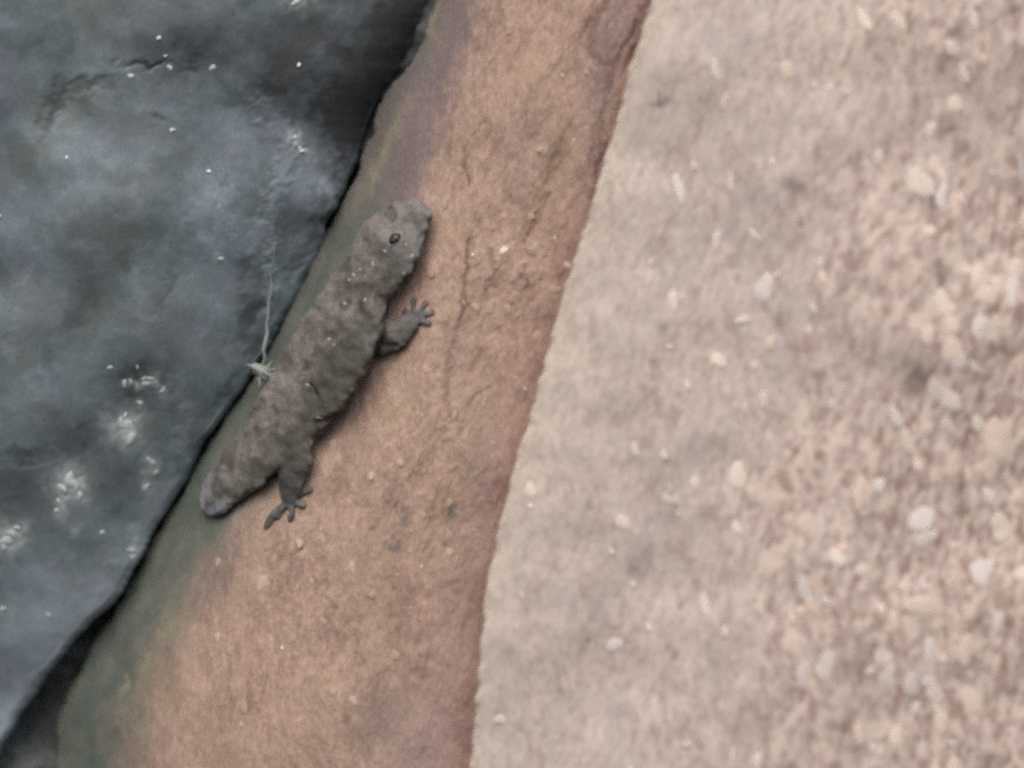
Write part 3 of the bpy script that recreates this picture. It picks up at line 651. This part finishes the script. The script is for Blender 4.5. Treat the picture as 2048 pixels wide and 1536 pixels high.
# the other eye, mirrored across the head's own middle plane
hc = wpt(777, 494, 30); nn = surf_normal(783, 494); up = Vector((nn.x, nn.y, nn.z)).normalized()
side = head_axis.cross(up).normalized()
refl = lambda q: q - side * (2 * (q - hc).dot(side))
sg = -1 if (hp - hc).dot(side) > 0 else 1
n2 = (side * (0.95 * sg) - up * 0.25).normalized(); p2 = hc + n2 * (80 * S)
loc, nr, _, _ = BV[lizard].find_nearest(p2)
make_eye(loc, n2, head_axis)
# pale tubercles
M_tub = rock_mat('tubercle_pale', (0.30, 0.28, 0.26), (0.24, 0.22, 0.20), rough=0.6, grain=(5, 0.1), blot=1.3, bump=0.15)
TB = [dome_mesh('tubercle', 80 + b, M_tub, 0.15) for b in range(3)]
for i, (u, v, r, rv) in enumerate([(745, 528, 3.5, 7), (707, 549, 6, 5), (807, 548, 4, 4), (769, 502, 5, 4), (690, 607, 6, 3.5), (658, 678, 5, 4), (614, 770, 5, 4), (720, 540, 4, 4), (698, 560, 4, 4), (640, 836, 8, 3), (730, 600, 4, 5), (668, 690, 3, 3), (824, 512, 4, 6), (812, 490, 3, 3)]):
    set_grain(lizard, 'tubercle', TB[i % 3], u, v, r, rv, rnd.uniform(-20, 20), 1.4)

# ------------------------------------------------------------------ spider silk and the clump of lint caught in it
def strand(name, pts, radii, mat, seg=7):
    bm = bmesh.new(); rings = []
    for i, p in enumerate(pts):
        T = (pts[min(i + 1, len(pts) - 1)] - pts[max(i - 1, 0)]).normalized()
        A = T.cross(Vector((0, 1, 0.1))).normalized(); B_ = T.cross(A).normalized()
        rings.append([bm.verts.new(p + (A * math.cos(2 * math.pi * s / seg) + B_ * math.sin(2 * math.pi * s / seg)) * radii[i]) for s in range(seg)])
    for r0, r1 in zip(rings[:-1], rings[1:]):
        for s in range(seg):
            bm.faces.new((r0[s], r0[(s + 1) % seg], r1[(s + 1) % seg], r1[s])).smooth = True
    bm.faces.new(rings[0]); bm.faces.new(rings[-1][::-1])
    bmesh.ops.recalc_face_normals(bm, faces=bm.faces)
    mm = bpy.data.meshes.new(name); bm.to_mesh(mm); bm.free(); mm.materials.append(mat)
    o = bpy.data.objects.new(name, mm); scn.collection.objects.link(o)
    return o
M_silk = rock_mat('silk', (0.36, 0.38, 0.39), (0.28, 0.30, 0.31), rough=0.5, grain=(3000, 0.1), bump=0.1)
def on_rock(o, u, v, lift):
    p, n_ = hit(o, u, v)
    return p + (CAM - p).normalized() * (lift * S)
path = [(550, 480, .6), (548, 512, 1.0), (541, 545, 1.2), (543, 575, 2.0), (537, 605, 1.8), (536, 632, 3.0), (533, 648, 2.6), (535, 664, 4.6), (531, 684, 5.6), (527, 700, 4.0), (530, 716, 3.0), (526, 736, 3.4)]
b = on_rock(ledge, 540, 745, 8)
pts = []
y6 = on_rock(boulder, 541, 545, 3).y / S
for i, (u, v, rad) in enumerate(path):
    if v <= 545:
        pts.append(on_rock(boulder, u, v, 1.5 + rad)); continue
    t = (v - 545) / (736 - 545)
    pts.append(Vector([float(q) for q in world(u, v, y6 * (1 - t) + b.y / S * t - 5 * math.sin(math.pi * t))]))
silk = strand('silk_strand', pts, [p[2] * S * (0.55 if p[1] < 560 else 0.8) for p in path], M_silk)
tag(silk, 'thin pale silk strand hanging across the crack above the lint clump', 'silk')
# clump: a fuzzy knot of short fibres
M_lint = rock_mat('lint', (0.30, 0.32, 0.30), (0.19, 0.205, 0.185), rough=0.9, grain=(2500, 0.2), blot=300, bump=0.5)
root = bpy.data.objects.new('lint_clump', None); scn.collection.objects.link(root)
c0 = pts[-1].copy(); root.location = c0
tag(root, 'small whitish lint clump wedged in the crack below the silk strand', 'lint')
bm = bmesh.new(); bmesh.ops.create_icosphere(bm, subdivisions=3, radius=1)
for v in bm.verts:
    q = v.co.copy()
    j = 1 + 0.5 * float(fbm(q.x * 2.3 + 5, q.z * 2.3 + q.y * 1.7, 451, 3))
    v.co = Vector((q.x * 24 + q.z * -4, q.y * 13, q.z * 17 - q.x * 9)) * (j * S)
for f in bm.faces: f.smooth = True
mm = bpy.data.meshes.new('knot'); bm.to_mesh(mm); bm.free(); mm.materials.append(M_lint)
kn = bpy.data.objects.new('knot', mm); scn.collection.objects.link(kn); kn.parent = root
kn.location = (1 * S, -30 * S, -9 * S)
fr = random.Random(3)
for i in range(7):
    th = fr.uniform(0, 6.28); L = fr.uniform(20, 34) * S
    d = Vector((math.cos(th) * 1.2, fr.uniform(-.5, .1), math.sin(th) * 0.8 )).normalized()
    bend = Vector((fr.uniform(-1, 1), 0, fr.uniform(-1, 1))) * L * 0.3
    s0 = Vector((0, -32 * S, -9 * S))
    ps = [s0 + d * (L * t) + bend * (t * t) for t in (0.2, 0.5, 0.8, 1.0)]
    f = strand('fibre', ps, [2.4 * S, 2.2 * S, 1.8 * S, 1.0 * S], M_lint, 5); f.parent = root
